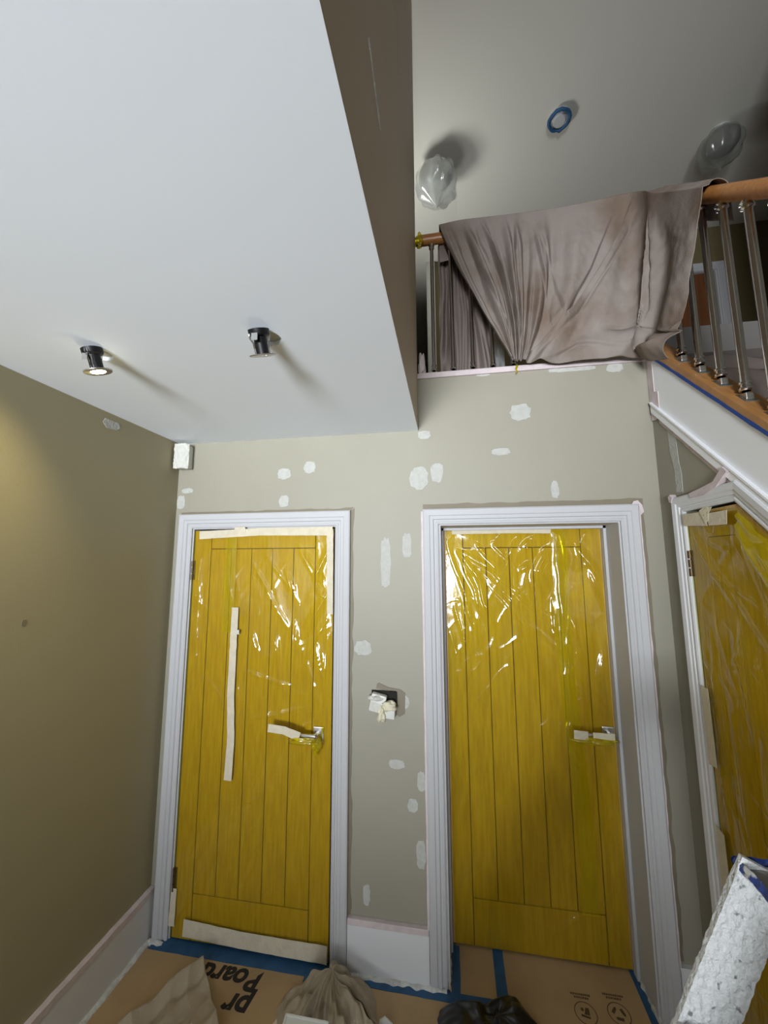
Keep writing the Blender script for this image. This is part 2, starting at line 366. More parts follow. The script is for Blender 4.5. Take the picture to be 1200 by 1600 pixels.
# dark cut-in lines of old paint round the architraves, pale pink masking edges
def outline(name, pts, w, m, parent, t0, t1, seed, to=None, wob=.004):
    """an irregular band of width w following a 2D polyline"""
    V, F = [], []; rows = []
    P = [Vector((*p, 0)) for p in pts]
    for k in range(len(P)-1):
        L = (P[k+1]-P[k]).length; n = max(2, int(L/.03)); d = (P[k+1]-P[k]).normalized(); nn = Vector((-d.y, d.x, 0))
        V0 = len(V)
        for i in range(n+1):
            c = P[k].lerp(P[k+1], i/n)
            a = c; b = c+nn*(w+N(c.x*14+seed, c.y*14)*wob*2)+d*(w if i == n and k < len(P)-2 else 0)-d*(w if i == 0 and k > 0 else 0)
            for q in (a, b):
                for t in (t0, t1): V.append(to(q.x, q.y, t))
        for i in range(n):
            s = V0+i*4
            F += [(s, s+4, s+6, s+2), (s+1, s+3, s+7, s+5), (s+2, s+6, s+7, s+3), (s, s+1, s+5, s+4)]
        F += [(V0, V0+2, V0+3, V0+1), (V0+n*4, V0+n*4+1, V0+n*4+3, V0+n*4+2)]
    return obj(name, (V, F), m, parent)
outline('dark_cut_in', [(.034, 2.004), (.973, 2.004), (.973, .21)], .014, 'wall_paint_dark', wb, -.001, .0016, 1, ym)
outline('dark_cut_in', [(1.332, 2.000), (2.282, 2.000), (2.282, .22)], .026, 'wall_paint_dark', wb, -.001, .0016, 4, ym)
outline('dark_cut_in', [(-.44, 2.005), (-.12, 2.005)], .010, 'wall_paint_dark', wu3, -.001, .0016, 4, lambda y, z, p: (WX-p, y, z))
outline('masking_edge', [(1.332, .21), (1.332, 1.99)], .008, 'pink_tape', t2, .0, .019, 2, ym, .001)
outline('masking_edge', [(2.282, 1.99), (2.282, .2)], .006, 'pink_tape', t2, .0, .017, 6, ym, .002)
obj('masking_corner_tag', prism([(2.255, 2.0), (2.262, 2.012), (2.28, 2.016), (2.296, 1.995), (2.301, 1.965), (2.288, 1.95), (2.282, 2.0)], 'y', -.02, -.002), 'pink_tape', t2)
obj('masking_corner_tag', prism([(-.105, 2.012), (-.12, 2.02), (-.135, 2.004), (-.125, 1.985), (-.112, 1.99)], 'x', WX-.024, WX-.002), 'pink_tape', t3)
obj('masking_strip', prism([(-.25, 2.003), (-.255, 1.985), (-.33, 1.983), (-.40, 2.0), (-.46, 2.04), (-.44, 2.06), (-.39, 2.02), (-.32, 2.01)], 'x', WX-.0255, WX-.0), 'pink_tape', t3)

# ---- skirtings
bb = obj('baseboard_back', join(box(.975, 1.33, -.018, 0, 0, .192), prism([(-.018, .192), (-.018, .197), (-.013, .201), (-.013, .206), (-.006, .21), (0, .21)], 'x', .975, 1.33)), 'white_gloss_lit', kind='structure')
obj('skirting_tape', box(.976, 1.329, -.0215, -.0005, .188, .213, bev=.002), 'pink_tape', bb)
bl = obj('baseboard_left', join(box(0, .02, -6.4, 0, 0, .192), prism([(.02, .192), (.02, .198), (.012, .208), (0, .21)], 'y', -6.4, 0)), 'white_gloss_lit', kind='structure')
obj('skirting_tape', grid(4, 120, lambda u, v: ((.0, .0235, .0235, .0235)[round(u*3)], -.002-v*3, (.2115, .2115, .196, .186)[round(u*3)]+N(v*60, 5)*.003)), 'pink_tape', bl)
br = obj('baseboard_right', join(box(2.285, WX, -.018, 0, 0, .21), box(WX-.018, WX, -.11, -.018, 0, .21), box(WX-.018, WX, -2.5, -1.04, 0, .18)), 'white_gloss_lit', kind='structure')
# smeared caulk along the skirting feet and architrave feet
def smear(x0, x1, y, parent, seed, ax='x'):
    def f(u, v):
        a = x0+(x1-x0)*u; h = .006+.012*(N(a*25, seed)+.5); d = .012+.012*(N(a*31, seed+4)+.5)
        p = (d*math.cos(v*math.pi/2), h*math.sin(v*math.pi/2))
        return (a, y-p[0], p[1]-.004) if ax == 'x' else (y+p[0], a, p[1]-.004)
    return obj('caulk_smear', grid(50, 5, f), 'plaster_smear', parent, True)
smear(.93, 1.40, -.016, bb, 1); smear(.03, .10, -.022, t1, 5); smear(2.20, 2.38, -.016, br, 7); smear(-2.5, -.02, .019, bl, 3, 'y')
def smear_y(x, y0, y1, parent, seed, s): 
    return obj('caulk_smear', grid(30, 5, lambda u, v: (x+s*(.006+.01*(N(u*8, seed)+.5))*math.cos(v*math.pi/2), y0+(y1-y0)*u, (.012+.02*(N(u*9, seed+3)+.5))*math.sin(v*math.pi/2)-.004)), 'plaster_smear', parent, True)
smear_y(1.407, -.03, .19, t2, 3, 1); smear_y(2.207, -.03, .19, t2, 6, -1)

# ---- filler patches on the back and left walls
for i, (x, z, w, h) in enumerate([(1.807, 2.462, .047, .040), (1.71, 2.271, .042, .017), (1.942, 2.079, .018, .040), (1.316, 2.158, .045, .055), (1.404, 2.183, .030, .050),
        (.613, 2.209, .036, .030), (.752, 2.237, .031, .030), (.617, 2.064, .027, .031), (1.149, 1.743, .025, .124), (1.253, 1.829, .022, .062), (1.037, 1.345, .040, .033),
        (1.196, .842, .035, .019), (1.305, .776, .018, .042), (1.266, .676, .022, .028), (1.300, .484, .020, .056), (1.058, .298, .016, .041), (.06, 2.136, .033, .014), (.026, 2.074, .024, .035),
        (1.345, 2.375, .03, .022), (1.641, 2.668, .032, .010), (2.05, 2.660, .11, .012), (2.24, 2.65, .035, .022), (1.235, 1.11, .02, .028)]):
    obj('filler_patch', prism(blob(x, z, w, h, 40+i), 'y', -.0012-.0002*(i % 4), .001), 'filler', wb)
obj('filler_patch', prism([(-.47, 2.33), (-.42, 2.335), (-.40, 2.35), (-.41, 2.37), (-.48, 2.37), (-.49, 2.35)], 'x', -.001, .0014), 'filler', wl)
obj('wall_mark', prism(blob(-.717, 1.543, .008, .012, 3), 'x', -.001, .0012), 'wall_paint_dark', wl)

# ---- doors
def door(name, x0, y, ztop=1.917, n=5, plane='y', gh=None):
    root = thing(name, None, None, (x0 if plane == 'y' else WX, y, 0) if plane == 'y' else (WX, x0, 0), kind='structure')
    w, sw, tr, br_, th = .762, .095, .095, .2, .04
    g = .0035
    def bx(a, b, z0, z1, dep=0, nm='stile'):
        return obj(nm, box(x0+a, x0+b, y+dep, y+th, z0, z1, bev=.0025), 'oak', root)
    bx(0, sw-g/2, .008, ztop); bx(w-sw+g/2, w, .008, ztop)
    bx(sw+g/2, w-sw-g/2, ztop-tr, ztop, nm='top_rail'); bx(sw+g/2, w-sw-g/2, .008, br_, nm='bottom_rail')
    pw = (w-2*sw)/n
    for i in range(n): bx(sw+i*pw+g/2, sw+(i+1)*pw-g/2, br_+g, ztop-tr-g, .001, 'plank')
    obj('groove_backing', box(x0+sw-.01, x0+w-sw+.01, y+.008, y+th-.005, br_-.01, ztop-tr+.01), 'groove', root)
    return root
d1 = door('door_1', .1245, 0.0)
d2 = door('door_2', 1.4285, .185)
# linings (frames) of the two openings
def lining(parent, x0, x1, zt, ystop, depth=.22, lw=.018):
    obj('door_lining', join(box(x0-lw, x0, -.0, depth, 0, zt), box(x1, x1+lw, -.0, depth, 0, zt), box(x0-lw, x1+lw, 0, depth, zt, zt+lw)), 'white_gloss', parent)
    if ystop: 
        obj('door_stop', join(box(x0, x0+.012, ystop-.035, ystop, 0, zt), box(x1-.012, x1, ystop-.035, ystop, 0, zt), box(x0, x1, ystop-.035, ystop, zt-.012, zt)), 'white_gloss', parent)
lining(d1, .115, .893, 1.925, None); lining(d2, 1.415, 2.201, 1.921, .18)
obj('shadow_gap', box(.116, .892, .045, .2, .0, 1.924), 'gap_dark', d1)
obj('shadow_gap', box(1.416, 2.2, .23, .26, .0, 1.92), 'gap_dark', d2)
# third door: top cut to the slope of the stairs
d3 = thing('door_3', None, None, (WX, -.57, 0), kind='structure')
def cut(y): return 1.932 if y > -.452 else 1.932+(y+.452)*.93
def slab(a, b, z0, off, x0, x1, nm, cap=None):
    pts = [(a, z0), (b, z0)]
    zt = lambda y: min(cut(y)-off, cap if cap else 9)
    ys = [b]+[y for y in (-.452, ) if a < y < b or b < y < a]+[a]
    if cap:
        yc = -.452-(1.932-off-cap)/.93
        if min(a, b) < yc < max(a, b): ys = [b, yc, a]
    for yy in ys: pts.append((yy, zt(yy)))
    return obj(nm, prism(pts, 'x', x0, x1), 'oak', d3)
g = .003
slab(-.189, -.282, .008, 0, WX-.002, WX+.035, 'stile'); slab(-.858, -.951, .008, 0, WX-.002, WX+.035, 'stile')
obj('top_rail', prism([(-.284, 1.932), (-.284, 1.835), (-.43, 1.835), (-.856, 1.44), (-.856, 1.556), (-.452, 1.932)], 'x', WX-.002, WX+.035), 'oak', d3)
obj('bottom_rail', prism([(-.284, .008), (-.284, .2), (-.856, .2), (-.856, .008)], 'x', WX-.002, WX+.035), 'oak', d3)
pw = .574/5
for i in range(5):
    a, b = -.283-i*pw-g/2, -.283-(i+1)*pw+g/2; z = lambda y: 1.832 if y > -.43 else 1.832+(y+.43)*.93
    pts = [(a, .203), (b, .203), (b, z(b))]+([(-.43, z(-.43))] if b < -.43 < a else [])+[(a, z(a))]
    obj('plank', prism(pts, 'x', WX-.0005, WX+.03), 'oak', d3)
obj('groove_backing', prism([(-.2, .05), (-.2, 1.9), (-.44, 1.9), (-.93, 1.44), (-.93, .05)], 'x', WX+.006, WX+.033), 'groove', d3)
obj('shadow_gap', prism([(-.177, 0), (-.177, 1.944), (-.457, 1.944), (-.964, 1.474), (-.964, 0)], 'x', WX+.04, WX+.055), 'gap_dark', d3)
# far door upstairs
d4 = thing('door_4', None, None, (3.6, FAR, SILL), kind='structure')
obj('door_leaf', box(3.335, 4.095, FAR+.03, FAR+.07, SILL+.01, 4.58), 'brown_door', d4)
architrave('trim_4', [(3.32, SILL), (3.32, 4.585), (4.11, 4.585), (4.11, SILL)], lambda x, z, p: (x, FAR-p, z))
obj('door_lining', join(box(3.25, 3.335, FAR-.0, FAR+.12, SILL, 4.61), box(4.095, 4.17, FAR-.0, FAR+.12, SILL, 4.61), box(3.335, 4.095, FAR, FAR+.12, 4.58, 4.61)), 'white_gloss', d4)
obj('trim_corridor', join(box(1.285, 1.375, FAR-.02, FAR-.0005, SILL, UP-.0)), 'upper_ceiling_paint', kind='structure')

def hinge(parent, x, y, z, ax='y'):
    for k in range(3):
        zz = z-.05+k*.034
        c = (x, y-.004, zz) if ax == 'y' else (x-.006, y, zz)
        obj('hinge_knuckle', tube(c, (c[0], c[1], zz+.030), .0065, 10), 'brass_hinge', parent, True, auto=40)
    g = box(x-.004, x+.014, y-.0005, y+.003, z-.05, z+.05) if ax == 'y' else box(x-.003, x, y-.014, y+.012, z-.05, z+.05)
    obj('hinge_leaf', g, 'brass_hinge', parent)
hinge(d1, .121, -.001, 1.71); hinge(d1, .121, -.001, .255); hinge(d3, WX-.002, -.184, 1.74, 'x')

# ------------------------------------------------------------------ plastic film over the doors
def wrinkle(creases, seed, amp=.003, stretch=1):
    def f(x, z):
        d = .0
        for a, b, h, w in creases:
            q, t, s = segdist(x+.012*N(x*9, z*9, seed), z+.012*N(x*7+3, z*7, seed), a, b)
            if q < w*5:
                k = math.sin(math.pi*min(1, max(0, t*.96+.02)))**.5
                d += 1.4*h*k*(math.exp(-(q/w)**1.2)+(.35*math.exp(-((q-2.2*w)/w)**2) if s > 0 else 0))
        n1 = N(x*4.0+z*1.6, z*1.3-x*1.2, seed); r = (1-min(1, abs(n1)*5))**3
        n2 = N(x*9-z*5, z*4+x*2, seed+7); rr = (1-min(1, abs(n2)*6))**3
        return d+amp*(r+.5*rr)+amp*.8*N(x*3, z*2, seed+3)
    return f
def film_sheet(root, name, fn, x0, x1, z0, z1, m, nx, nz, to3, ok=None, edge=.03):
    V, F, idx = [], [], {}
    for j in range(nz):
        for i in range(nx):
            x = x0+(x1-x0)*i/(nx-1); z = z0+(z1-z0)*j/(nz-1)
            e = min(1, min(x-x0, x1-x, z-z0, z1-z)/edge+.15)
            if ok:
                c = ok(x); z = min(z, c) if j < nz-1 else min(z1, c)
                z = z0+(c-z0)*j/(nz-1)
            idx[i, j] = len(V); V.append(to3(x, z, .0035+max(0, fn(x, z))*e))
    for j in range(nz-1):
        for i in range(nx-1): F.append((idx[i, j], idx[i+1, j], idx[i+1, j+1], idx[i, j+1]))
    return obj(name, (V, F), m, root, True)
# --- door 1: sheet coordinates are metres on the door
cr1 = [((.74, 1.80), (.83, 1.66), .012, .006), ((.70, 1.84), (.80, 1.66), .010, .005), ((.80, 1.66), (.86, 1.82), .016, .006), ((.44, 1.78), (.66, 1.42), .009, .005),
       ((.52, 1.80), (.70, 1.56), .006, .004), ((.64, 1.70), (.68, 1.60), .014, .007), ((.76, 1.40), (.84, 1.56), .016, .010), ((.79, 1.45), (.83, 1.55), .010, .005), ((.70, 1.20), (.86, 1.48), .008, .005),
       ((.695, 1.42), (.70, 1.28), .013, .007), ((.80, 1.34), (.85, 1.16), .010, .006), ((.83, 1.33), (.86, 1.2), .008, .005), ((.60, 1.38), (.60, 1.28), .010, .006), ((.47, 1.40), (.50, 1.30), .010, .005),
       ((.42, 1.22), (.68, 1.16), .006, .004), ((.45, .98), (.75, 1.06), .005, .004), ((.40, .60), (.62, .68), .005, .004), ((.40, .62), (.33, .82), .006, .005), ((.42, .14), (.72, .78), .007, .005),
       ((.50, .30), (.78, .86), .005, .004), ((.42, .2), (.48, .5), .005, .004), ((.16, 1.78), (.17, 1.2), .006, .006), ((.14, 1.6), (.16, 1.0), .006, .005), ((.86, 1.5), (.84, .6), .006, .005), ((.40, 1.15), (.43, .85), .008, .004), ((.44, 1.2), (.42, .9), .006, .004),
       ((.16, .1), (.2, .18), .01, .006), ((.60, .9), (.80, 1.0), .006, .004), ((.66, 1.30), (.70, 1.46), .006, .004), ((.80, 1.62), (.84, 1.58), .012, .006), ((.82, 1.52), (.86, 1.60), .012, .007)]
w1 = wrinkle(cr1, 11, .0042)
f1 = thing('plastic_film', 'wrinkled yellow plastic film taped over the left door', 'plastic film', (.505, -.003, .02))
y1f = lambda x, z, p: (x, -.0005-p, z)
film_sheet(f1, 'film_sheet', w1, .118, .888, .012, 1.915, 'yellow_film', 150, 360, y1f)
film_sheet(f1, 'film_overlap', wrinkle([], 5, .003), .31, .37, 1.40, 1.91, 'yellow_film_fold', 12, 80, lambda x, z, p: (x, -.006-p, z))
def tape(name, pts, y, parent, m='masking_tape', label=None, th=.0012, seed=0):
    """a torn strip following a centre line; pts=(x,z,halfwidth)"""
    V, F = [], []; n = 0; rows = []
    for k in range(len(pts)-1):
        a, b = pts[k], pts[k+1]; L = math.hypot(b[0]-a[0], b[1]-a[1]); m_ = max(2, int(L/.025))
        for i in range(m_+(1 if k == len(pts)-2 else 0)):
            t = i/m_; rows.append([a[q]+(b[q]-a[q])*t for q in range(3)]+[(b[0]-a[0])/L, (b[1]-a[1])/L])
    for x, z, w, dx, dz in rows:
        e = .0015*N(x*40+seed, z*40); o = .0015*N(x*20, z*20+seed)
        for s in (-1, 1):
            for t in (0, th): V.append((x-dz*(w*s+e), y-t+o, z+dx*(w*s+e)))
    for i in range(len(rows)-1):
        s = i*4; F += [(s, s+4, s+6, s+2), (s+1, s+3, s+7, s+5), (s+2, s+6, s+7, s+3), (s, s+1, s+5, s+4)]
    e = (len(rows)-1)*4; F += [(0, 2, 3, 1), (e, e+1, e+3, e+2)]
    return obj(name, (V, F), m, parent, label=label)
tape('masking_tape', [(.16, 1.892, .021), (.50, 1.905, .019), (.885, 1.902, .022)], -.019, f1)
tape('masking_tape', [(.36, 1.91, .02), (.42, 1.912, .02)], -.0205, f1)
tape('masking_tape', [(.872, 1.91, .017), (.878, 1.5, .015)], -.020, f1)
tape('masking_tape', [(.379, 1.524, .018), (.376, 1.1, .019), (.387, .905, .019), (.381, .715, .020)], -.014, f1, label='long vertical strip of masking tape')
tape('masking_tape', [(.385, 1.405, .006), (.41, 1.405, .012)], -.021, f1, 'white_tape')
tape('masking_tape', [(.19, .068, .036), (.50, .055, .034), (.885, .052, .036)], -.014, f1)
tape('masking_tape', [(.125, .06, .016), (.128, .22, .014)], -.008, f1)
# --- door 2
cr2 = [((1.50, 1.80), (1.62, 1.62), .011, .005), ((1.50, 1.80), (1.64, 1.40), .007, .005), ((1.52, 1.80), (1.66, 1.70), .010, .005), ((1.58, 1.66), (1.68, 1.38), .010, .005), ((1.57, 1.72), (1.66, 1.42), .006, .004),
       ((1.50, 1.66), (1.60, 1.32), .010, .005), ((1.47, 1.52), (1.54, 1.30), .013, .006), ((1.50, 1.52), (1.53, 1.38), .010, .004), ((1.60, 1.84), (1.68, 1.72), .010, .004), ((1.68, 1.84), (1.74, 1.77), .010, .004), ((1.74, 1.77), (1.80, 1.86), .010, .004),
       ((1.83, 1.80), (1.87, 1.85), .014, .008), ((1.87, 1.66), (1.93, 1.80), .016, .008), ((1.80, 1.70), (1.86, 1.74), .010, .006), ((1.56, 1.80), (2.0, 1.38), .006, .005), ((1.60, 1.70), (2.05, 1.30), .005, .004), ((1.64, 1.64), (2.16, 1.02), .006, .005),
       ((2.08, 1.82), (2.18, 1.62), .014, .006), ((2.12, 1.70), (2.19, 1.50), .010, .005), ((2.02, 1.48), (2.06, 1.38), .012, .006), ((2.13, 1.2), (2.16, 1.32), .010, .005), ((1.94, 1.58), (1.95, 1.40), .010, .005),
       ((2.0, 1.1), (1.92, .30), .009, .006), ((1.95, 1.0), (1.97, .2), .006, .005), ((1.62, .95), (1.55, .45), .006, .004), ((1.66, 1.0), (1.60, .6), .004, .004), ((1.70, .16), (1.96, .10), .006, .005), ((1.9, .12), (2.0, .2), .010, .005), ((2.0, .06), (2.1, .16), .006, .005), ((1.8, .7), (1.9, .5), .004, .005), ((1.48, 1.2), (1.5, .3), .005, .006), ((2.04, 1.3), (2.17, 1.05), .006, .004)]
w2 = wrinkle(cr2, 23, .0038)
f2 = thing('plastic_film', 'wrinkled yellow plastic film over the recessed middle door', 'plastic film', (1.81, .18, .02))
film_sheet(f2, 'film_sheet', w2, 1.436, 2.184, .012, 1.912, 'yellow_film', 150, 360, lambda x, z, p: (x, .1845-p, z))
film_sheet(f2, 'film_overlap', wrinkle([((1.97, 1.85), (2.0, 1.1), .008, .006), ((2.03, 1.6), (1.99, 1.2), .006, .006)], 9, .004), 1.955, 2.025, .2, 1.905, 'yellow_film_fold', 16, 220, lambda x, z, p: (x+.035*math.sin(z*3.0)*(1.905-z)/1.9+.02*(1.905-z)/1.7, .178-p, z))
tape('masking_tape', [(1.47, 1.901, .011), (1.75, 1.903, .011), (1.955, 1.901, .013)], .168, f2)
# --- door 3 (coordinates y,z; y negative toward the viewer)
cr3 = [((-.22, 1.84), (-.40, 1.60), .010, .006), ((-.22, 1.86), (-.6, 1.40), .006, .005), ((-.30, 1.7), (-.5, 1.62), .006, .004), ((-.26, 1.5), (-.27, .9), .007, .005), ((-.24, 1.3), (-.25, .8), .007, .005), ((-.38, 1.5), (-.42, 1.2), .008, .006), ((-.42, 1.55), (-.40, 1.35), .008, .006),
       ((-.36, 1.42), (-.44, 1.46), .008, .005), ((-.33, 1.2), (-.36, .7), .006, .005), ((-.45, 1.2), (-.47, .6), .006, .005), ((-.5, 1.8), (-.62, 1.4), .016, .010), ((-.3, .9), (-.5, .4), .006, .005), ((-.3, 1.84), (-.4, 1.80), .012, .006)]
w3 = wrinkle(cr3, 37, .0036)
f3 = thing('plastic_film', 'wrinkled yellow plastic film over the slant-topped door under the stairs', 'plastic film', (WX-.004, -.57, .02))
film_sheet(f3, 'film_sheet', w3, -.946, -.192, .03, 1.92, 'yellow_film', 150, 330, lambda y, z, p: (WX-.0025-p, y, z), ok=lambda y: cut(y)-.01)
def loose(u, v):
    y = -.47-.45*v+.0*u; z = cut(y)-.012-u*(.10+.10*math.sin(v*3))
    return (WX-.012-.03*math.sin(u*math.pi)*(.5+.5*math.sin(v*9))-.012*N(u*5, v*9), y, z)
obj('film_loose_edge', grid(20, 60, loose), 'yellow_film_fold', f3, True)
def tape_x(name, poly, x, m='masking_tape', parent=f3): return obj(name, prism(poly, 'x', x-.0012, x), m, parent)
tape_x('masking_tape', [(-.193, 1.93), (-.193, 1.885), (-.33, 1.872), (-.332, 1.92), (-.30, 1.925)], WX-.021)
tape_x('masking_tape', [(-.335, 1.915), (-.34, 1.872), (-.43, 1.868), (-.437, 1.915)], WX-.022)
tape_x('masking_tape', [(-.30, 1.93), (-.315, 1.905), (-.328, 1.88), (-.345, 1.89), (-.35, 1.915), (-.37, 1.935), (-.33, 1.94)], WX-.0245, 'cream_tape')
tape_x('masking_tape', [(-.188, 1.29), (-.190, 1.02), (-.232, 1.025), (-.226, 1.29)], WX-.017)
tape_x('masking_tape', [(-.188, .82), (-.190, .30), (-.236, .30), (-.230, .81)], WX-.017)

# ---- door handles wrapped in tape and film
def crumple(c, rx, ry, rz, seed, amp=.25, nu=28, nv=18):
    def f(u, v):
        a, b = u*2*math.pi, v*math.pi; d = Vector((math.cos(a)*math.sin(b), math.sin(a)*math.sin(b), math.cos(b)))
        k = 1+amp*N(d.x*1.6+seed, d.y*1.6, d.z*1.6)*1.6+amp*.5*N(d.x*4+seed, d.y*4, d.z*4)
        return (c[0]+d.x*rx*k, c[1]+d.y*ry*k, c[2]+d.z*rz*k)
    return grid(nu, nv, f)
def handle(root, xr, y, z, lever, seed):
    obj('handle_rose', box(xr-.026, xr+.026, y-.009, y, z-.045, z+.026, bev=.004), 'brushed_steel', root)
    lv = obj('handle_lever', join(tube((xr, y-.01, z), (xr, y-.05, z), .010), sweep([(xr, y-.05, z), (xr-.03, y-.052, z+.001), (xr-lever, y-.047, z)], .009, 10)), 'chrome', root, True, auto=45)
    return lv
handle(d1, .826, 0, .955, .12, 1); handle(d2, 2.157, .185, .965, .12, 2)
obj('handle_film_wrap', join(crumple((.765, -.052, .935), .072, .018, .014, 3, .5), crumple((.825, -.03, .915), .022, .02, .036, 8, .5)), 'yellow_film_fold', f1, True)
tape('handle_tape', [(.600, .985, .018), (.68, .978, .018), (.755, .955, .020)], -.063, f1)
obj('handle_film_wrap', join(crumple((2.085, .128, .947), .078, .018, .016, 5, .5)), 'yellow_film_fold', f2, True)
tape('handle_tape', [(1.99, .972, .019), (2.05, .970, .018)], .115, f2)
tape('handle_tape', [(2.07, .975, .012), (2.16, .972, .014)], .112, f2, 'cream_tape')

# ------------------------------------------------------------------ balustrade
bal = thing('balustrade', 'oak handrail on slim chrome balusters along the landing and down the stairs', 'balustrade', (WX, -.0, SILL))
RZ = 3.447
rail = obj('handrail', join(sweep([(1.335, 0, RZ), (1.8, 0, RZ+.005), (2.3, 0, RZ+.02), (2.38, -.0, RZ+.025), (2.415, -.03, RZ+.010), (2.42, -.1, 3.395), (2.42, -.431, 3.082), (2.42, -.671, 2.855), (2.42, -1.6, 1.98)], .027, 16)), 'oak_rail', bal, True, auto=50)
def baluster(x, y, z0, z1, r=.0115):
    b = obj('baluster', tube((x, y, z0+.012), (x, y, z1-.01), r, 14), 'chrome', bal, True, auto=50)
    obj('collar', lathe((x, y, z0+.012), (0, 0, 1), [(0, r*1.25), (.004, r*1.5), (.010, r*1.5), (.014, r*1.1), (.022, r*1.1), (.024, r*1.35), (.030, r*1.35), (.032, r)], 14), 'chrome', b, True, auto=30)
    obj('collar', lathe((x, y, z1-.012), (0, 0, -1), [(0, r*1.6), (.004, r*1.7), (.008, r*1.2), (.014, r*1.2), (.017, r*1.5), (.022, r*1.5), (.026, r)], 14), 'chrome', b, True, auto=30)
    return b
for i in range(5): baluster(1.40+.0965*i, 0, SILL+.006, RZ-.02, .0095)
for k in range(9):
    y = -.188-.1012*k; z0 = top(y)+.032; z1 = 3.489+.945*y-.028
    b = baluster(2.42, y, z0+.012, z1, .0125)
    obj('foot_bracket', join(prism([(y+.018, z0+.016), (y+.018, z0+.021), (y-.02, z0-.016), (y-.02, z0-.021)], 'x', 2.40, 2.44), box(2.408, 2.432, y-.014, y+.014, z0-.008, z0+.016, bev=.003)), 'brushed_steel', b)
obj('rail_bracket', join(tube((1.316, -.0, RZ-.002), (1.34, 0, RZ-.002), .022, 14)), 'brushed_steel', bal, True, auto=40)
obj('rail_bracket_tape', crumple((1.333, -.012, RZ-.012), .022, .03, .03, 4, .5), 'yellow_film_fold', bal, True)
sk = obj('skirting_end', crumple((1.338, .02, SILL+.065), .018, .022, .066, 9, .35), 'pink_tape', tl, True)
obj('yellow_tape_scrap', sweep([(1.795, -.02, 2.70), (1.80, -.03, 2.685), (1.79, -.032, 2.672), (1.798, -.028, 2.660), (1.79, -.03, 2.648)], .006, 6, flat=.25), 'yellow_film_fold', tl, True)

# ------------------------------------------------------------------ dust sheet over the balustrade
ST = [[(1.442, -.04, 3.471), (1.565, -.04, 3.115), (1.767, -.04, 2.712)], [(1.537, -.04, 3.48), (1.659, -.04, 3.103), (1.778, -.04, 2.703)], [(1.634, -.04, 3.479), (1.745, -.04, 3.092), (1.787, -.04, 2.700)],
      [(1.745, -.04, 3.475), (1.79, -.04, 3.086), (1.797, -.04, 2.698)], [(1.9, -.04, 3.472), (1.895, -.04, 3.073), (1.822, -.04, 2.694)], [(2.051, -.04, 3.475), (2.031, -.04, 3.039), (1.88, -.04, 2.682)],
      [(2.199, -.04, 3.485), (2.182, -.04, 3.036), (2.003, -.04, 2.670)], [(2.345, -.04, 3.497), (2.31, -.042, 3.051), (2.19, -.045, 2.662)], [(2.385, -.216, 3.327), (2.376, -.16, 2.958), (2.345, -.06, 2.655)],
      [(2.385, -.374, 3.173), (2.376, -.295, 2.844), (2.355, -.135, 2.602)], [(2.385, -.496, 3.056), (2.378, -.377, 2.781), (2.368, -.224, 2.561)]]
UK = [0, .10, .20, .31, .44, .56, .68, .79, .86, .93, 1.0]
def station(u, j):
    for k in range(len(UK)-1):
        if u <= UK[k+1] or k == len(UK)-2:
            t = (u-UK[k])/(UK[k+1]-UK[k]); P = [Vector(ST[max(0, min(10, q))][j]) for q in (k-1, k, k+1, k+2)]
            return .5*((2*P[1])+(P[2]-P[0])*t+(2*P[0]-5*P[1]+4*P[2]-P[3])*t*t+(3*P[1]-P[0]-3*P[2]+P[3])*t**3)
FOLDS = [([(1.56, 3.469), (1.625, 3.213), (1.752, 2.904), (1.8, 2.766)], .016, 1), ([(1.816, 3.453), (1.807, 3.258), (1.817, 3.015), (1.819, 2.797)], .024, 1), ([(1.905, 3.332), (1.929, 3.103), (1.956, 2.908)], .020, 1),
  ([(1.699, 3.274), (1.759, 3.073), (1.823, 2.819)], .018, 1), ([(2.262, 3.391), (2.149, 3.124), (2.016, 2.891)], .020, -1), ([(2.476, 3.214), (2.473, 3.018), (2.427, 2.856), (2.343, 2.759)], .030, -1),
  ([(1.617, 3.459), (1.645, 3.335), (1.68, 3.259)], .014, 1), ([(1.9, 3.475), (1.954, 3.237), (1.999, 2.992), (2.016, 2.891)], .012, 1), ([(2.296, 2.707), (2.38, 2.70), (2.519, 2.663), (2.598, 2.671)], .030, -1), ([(1.954, 2.702), (2.065, 2.756), (2.228, 2.701)], .012, 1)]
CR = [(2.352, 3.459), (2.286, 3.291), (2.173, 3.104), (2.047, 2.92), (1.925, 2.802), (1.817, 2.705)]
def smooth(a, b, x): t = max(0, min(1, (x-a)/(b-a))); return t*t*(3-2*t)
